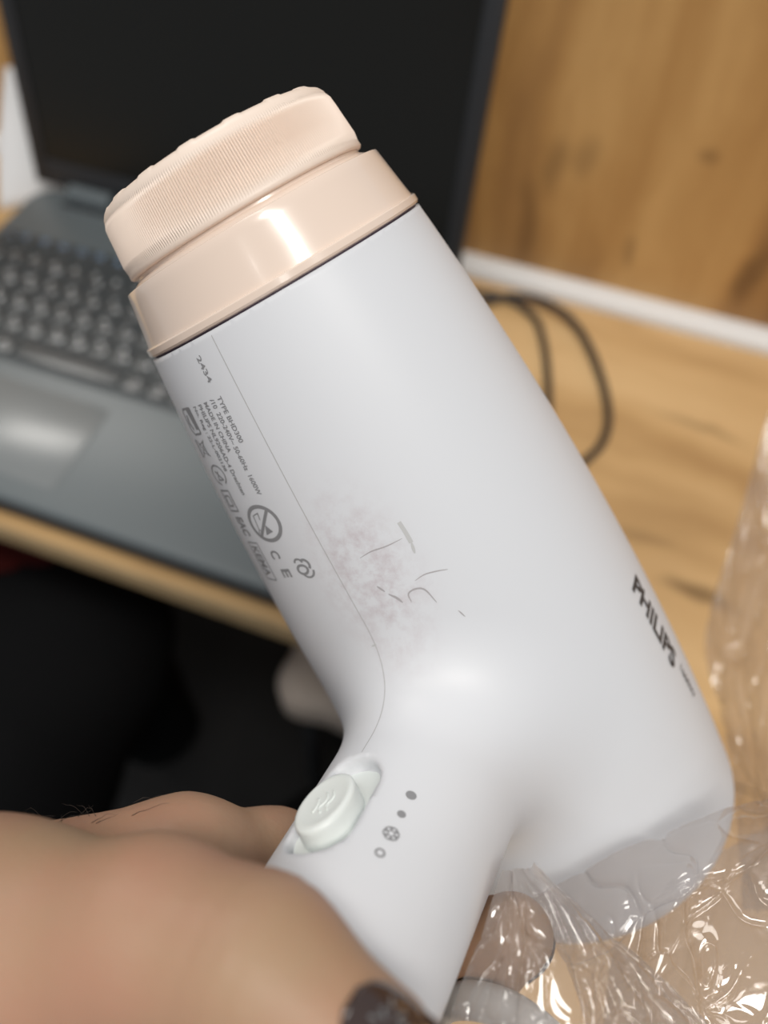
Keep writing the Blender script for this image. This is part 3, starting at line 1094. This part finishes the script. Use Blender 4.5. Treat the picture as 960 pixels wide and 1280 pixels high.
def nail(center_dir, tip, base, length, width, shift=0.):
    """a curved nail plate laid on the finger end; center_dir points out of the nail bed"""
    ax = (tip-base)/np.linalg.norm(tip-base)
    nz = center_dir-ax*(center_dir @ ax)
    nz /= np.linalg.norm(nz)
    sd = np.cross(ax, nz)
    c = tip+ax*shift
    n1, n2 = 15, 13
    top, bot = [], []
    for i in range(n1):
        u = -1+2*i/(n1-1)
        half = width/2*(1-.10*max(u, 0)**2)*math.sqrt(max(1-max(-u, 0)**3.2*.92, .02))*math.sqrt(max(1-max(u, 0)**6*.75, .02))
        for j in range(n2):
            v = -1+2*j/(n2-1)
            top.append(c+ax*u*length/2+sd*v*half+nz*.012)
    top = np.array(top)
    top = trace(hand_sdf, top, np.tile(-nz, (len(top), 1)), n=40)
    # keep the free edge running straight on rather than dropping over the fingertip
    lim = (top-c) @ nz
    ok = lim.max()
    lim = np.maximum(lim, ok-.0034)
    top = top+nz*((lim-(top-c) @ nz)[:, None])
    up, dn = top+nz*.00055, top-nz*.0004
    V = np.vstack([up, dn])
    n = n1*n2
    Fs = [(i*n2+j, i*n2+j+1, (i+1)*n2+j+1, (i+1)*n2+j) for i in range(n1-1) for j in range(n2-1)]
    Fs += [tuple(n+k for k in f[::-1]) for f in Fs]
    rim = [j for j in range(n2)]+[i*n2+n2-1 for i in range(1, n1)]+[(n1-1)*n2+j for j in range(n2-2, -1, -1)]+[i*n2 for i in range(n1-2, 0, -1)]
    for a, b in zip(rim, rim[1:]+rim[:1]):
        Fs.append((b, a, n+a, n+b))
    o = hp(mesh_obj('nail', c2w(V), Fs, M['nail']))
    return o, up, n1, n2

nd = -THUMB[3][0]/np.linalg.norm(THUMB[3][0])+np.array([.45, -.35, 0])
no, up, n1, n2 = nail(nd, THUMB[3][0], THUMB[2][0], .0140, .0112, shift=.0028)
random.seed(4)
bm = bmesh.new()                                         # silver glitter flakes in the varnish
upw = c2w(up).reshape(n1, n2, 3)
for k in range(15):
    i, j = random.randint(3, n1-4), random.randint(2, n2-4)
    if k < 12:
        i, j = random.randint(3, 8), random.randint(1, 6)
    a, b = random.random(), random.random()
    p = upw[i, j]+(upw[i+1, j]-upw[i, j])*a+(upw[i, j+1]-upw[i, j])*b
    e1, e2 = upw[i+1, j]-upw[i, j], upw[i, j+1]-upw[i, j]
    nn = np.cross(e1, e2)
    nn /= np.linalg.norm(nn)
    if nn @ (CAM-p) < 0:
        nn = -nn
    e1 = e1/np.linalg.norm(e1)
    e2 = np.cross(nn, e1)
    an = random.random()*3
    e1, e2 = e1*math.cos(an)+e2*math.sin(an), e2*math.cos(an)-e1*math.sin(an)
    l, w_ = random.uniform(.0005, .0016), random.uniform(.0002, .0004)
    tilt = nn+e1*random.uniform(-.3, .3)+e2*random.uniform(-.3, .3)
    vs = [bm.verts.new(p+nn*.0002+e1*x*l+e2*y*w_+nn*(.0001*x)) for x, y in ((-.5, -.5), (.5, -.5), (.6, .5), (-.4, .5))]
    bm.faces.new(vs)
gf = bm_obj('glitter', bm, M['glitter'])
gf.parent = no
for js in (INDEX, MIDDLE, RING):
    t, b = js[-1][0], js[-2][0]
    ax_pt = o_c+h_c*(((t-o_c) @ h_c))
    nail(t-ax_pt, t, b, .0095, .0088, shift=.0)

# a few fine hairs on the back of the wrist
random.seed(9)
bmv, bmf = [], []
for k in range(26):
    px = random.uniform(-60, 165)
    o = trace(hand_sdf, cp(px, 940, .150+random.uniform(-.006, .006))[None], np.array([[0, 1., 0]]), n=60)[0]
    ln = random.uniform(.004, .009)
    sx = random.uniform(-.6, 1.)
    q = [o+np.array([sx*ln*t, -ln*(.55*t-.25*t*t)*random.uniform(.7, 1.1), .1*ln*t]) for t in np.linspace(0, 1, 6)]
    for i, c in enumerate(q):
        r_ = .00007*(1-.15*i)
        k0 = len(bmv)
        bmv += [c+np.array([0, -r_, 0]), c+np.array([r_*.87, r_*.5, 0]), c+np.array([-r_*.87, r_*.5, 0])]
        if i:
            for m_ in range(3):
                bmf.append((k0-3+m_, k0-3+(m_+1) % 3, k0+(m_+1) % 3, k0+m_))
hr = hp(mesh_obj('arm_hair', c2w(np.array(bmv)), bmf, M['hair']))
hr['kind'] = 'stuff'

# ---------------------------------------------------------------- clear plastic bag bunched beside the grip
rng = np.random.default_rng(11)
def cells(u, v, n, seed, ax=1., ay=1.):
    """distance field with creases along the borders between random cells"""
    r = np.random.default_rng(seed)
    c = r.uniform(-.1, 1.1, (n, 2))
    k = r.uniform(.7, 1.3, n)
    d = np.sqrt(((u[..., None]-c[:, 0])*ax)**2+((v[..., None]-c[:, 1])*ay)**2)*k
    d.sort(-1)
    return d[..., 0], d[..., 1]-d[..., 0]

def film(name, grid, nu, nv, amp, seed, n1=14, n2=60, ax=1., ay=1., folds=(), calm=lambda u, v: 1.):
    """grid: rows of (px, py, depth) control points, smoothly interpolated, then crumpled along the normal"""
    G = np.array([[cp(*q) for q in row_] for row_ in grid])
    rows = np.array([catmull(G[i], nu//(G.shape[1]-1)) for i in range(G.shape[0])])
    P_ = np.array([catmull(rows[:, j], nv//(G.shape[0]-1)) for j in range(rows.shape[1])])
    a, b = P_.shape[:2]
    u, v = np.meshgrid(np.linspace(0, 1, a), np.linspace(0, 1, b), indexing='ij')
    wu = u+.03*np.sin(9*v+seed)+.02*np.sin(23*u+17*v)
    wv = v+.03*np.sin(8*u+2*seed)+.015*np.sin(21*v-13*u)
    f1, e1 = cells(wu, wv, n1, seed, ax, ay)
    f2, e2 = cells(wu, wv, n2, seed+7, ax, ay)
    f3, e3 = cells(wu, wv, n2*4, seed+13, ax, ay)
    h = 1.3*f1+.45*f2+.2*np.exp(-e1/.02)+(.15*np.exp(-e2/.013)+.018*np.exp(-e3/.010))*calm(u, v)
    h -= h.mean()
    for u0, v0, u1, v1, wd, am in folds:                 # long gathered folds
        d = np.array([u1-u0, v1-v0])
        L_ = np.hypot(*d)
        t = ((u-u0)*d[0]+(v-v0)*d[1])/L_**2
        s = ((u-u0)*-d[1]+(v-v0)*d[0])/L_+.006*np.sin(25*t)
        h += am*np.exp(-np.abs(s)/wd)*np.clip(1.2-np.abs(t-.5)*1.6, 0, 1)
    N_ = np.cross(np.gradient(P_, axis=0), np.gradient(P_, axis=1))
    N_ /= np.linalg.norm(N_, axis=-1, keepdims=True)
    P_ = P_+N_*(h*amp)[..., None]
    V = c2w(P_.reshape(-1, 3))
    Fs = [(i*b+j, (i+1)*b+j, (i+1)*b+j+1, i*b+j+1) for i in range(a-1) for j in range(b-1)]
    o = mesh_obj(name, V, Fs, M['film'])
    return world_part(o, bag)

bag = tag(empty('plastic_bag', c2w(cp(800, 1250, .15))), 'crumpled clear plastic bag beside the hair dryer grip', 'bag')
# fold standing next to the handle
film('front_film', [[(628, 1088, .141), (648, 1086, .140), (667, 1084, .139)],
                    [(606, 1160, .137), (668, 1160, .134), (772, 1168, .137)],
                    [(574, 1240, .134), (690, 1240, .130), (850, 1240, .134)],
                    [(548, 1330, .130), (715, 1330, .126), (930, 1320, .130)],
                    [(530, 1440, .126), (740, 1440, .122), (1000, 1420, .126)]], 180, 180, .0046, 3, n1=7, n2=34, ax=1.1, ay=.6, calm=lambda u, v: np.clip(.25+.8*u, .2, 1.),
     folds=[(.98, .0, .72, 1., .016, .55), (.8, .02, .45, 1., .014, .45), (.5, .05, .15, 1., .014, .35), (1., .15, .92, 1., .02, .5), (.88, .12, .60, .9, .010, .3)])
# crumpled mass across the dryer's rear end
film('middle_film', [[(650, 1130, .186), (760, 1075, .181), (870, 1030, .181), (1000, 985, .185)],
                     [(690, 1180, .176), (780, 1130, .170), (885, 1075, .166), (1010, 1040, .168)],
                     [(720, 1240, .166), (800, 1200, .160), (890, 1170, .158), (1020, 1150, .158)],
                     [(740, 1320, .156), (820, 1300, .150), (900, 1290, .150), (1030, 1280, .150)],
                     [(740, 1440, .148), (830, 1430, .142), (920, 1430, .142), (1040, 1430, .142)]], 240, 220, .0050, 21, n1=12, n2=70, calm=lambda u, v: np.clip(.12+1.3*v+.9*(u-.45), .12, 1.15))
# far side of the bag, rising out of focus along the right
film('back_film', [[(960, 520, .34), (1020, 500, .34), (1120, 480, .35)],
                   [(915, 680, .32), (990, 670, .31), (1120, 660, .32)],
                   [(884, 800, .30), (970, 800, .28), (1120, 800, .29)],
                   [(905, 910, .27), (980, 910, .25), (1120, 910, .26)],
                   [(925, 1020, .24), (990, 1015, .22), (1120, 1010, .23)],
                   [(930, 1140, .21), (1000, 1130, .20), (1120, 1130, .20)]], 120, 200, .010, 33, n1=10, n2=30)
# the layer underneath
film('under_film', [[(770, 1150, .232), (900, 1060, .226), (1060, 1000, .226)],
                    [(760, 1230, .214), (900, 1190, .206), (1070, 1150, .206)],
                    [(750, 1330, .196), (900, 1320, .190), (1080, 1310, .190)],
                    [(740, 1450, .184), (900, 1450, .178), (1090, 1450, .178)]], 120, 120, .0060, 51, n1=9, n2=36)
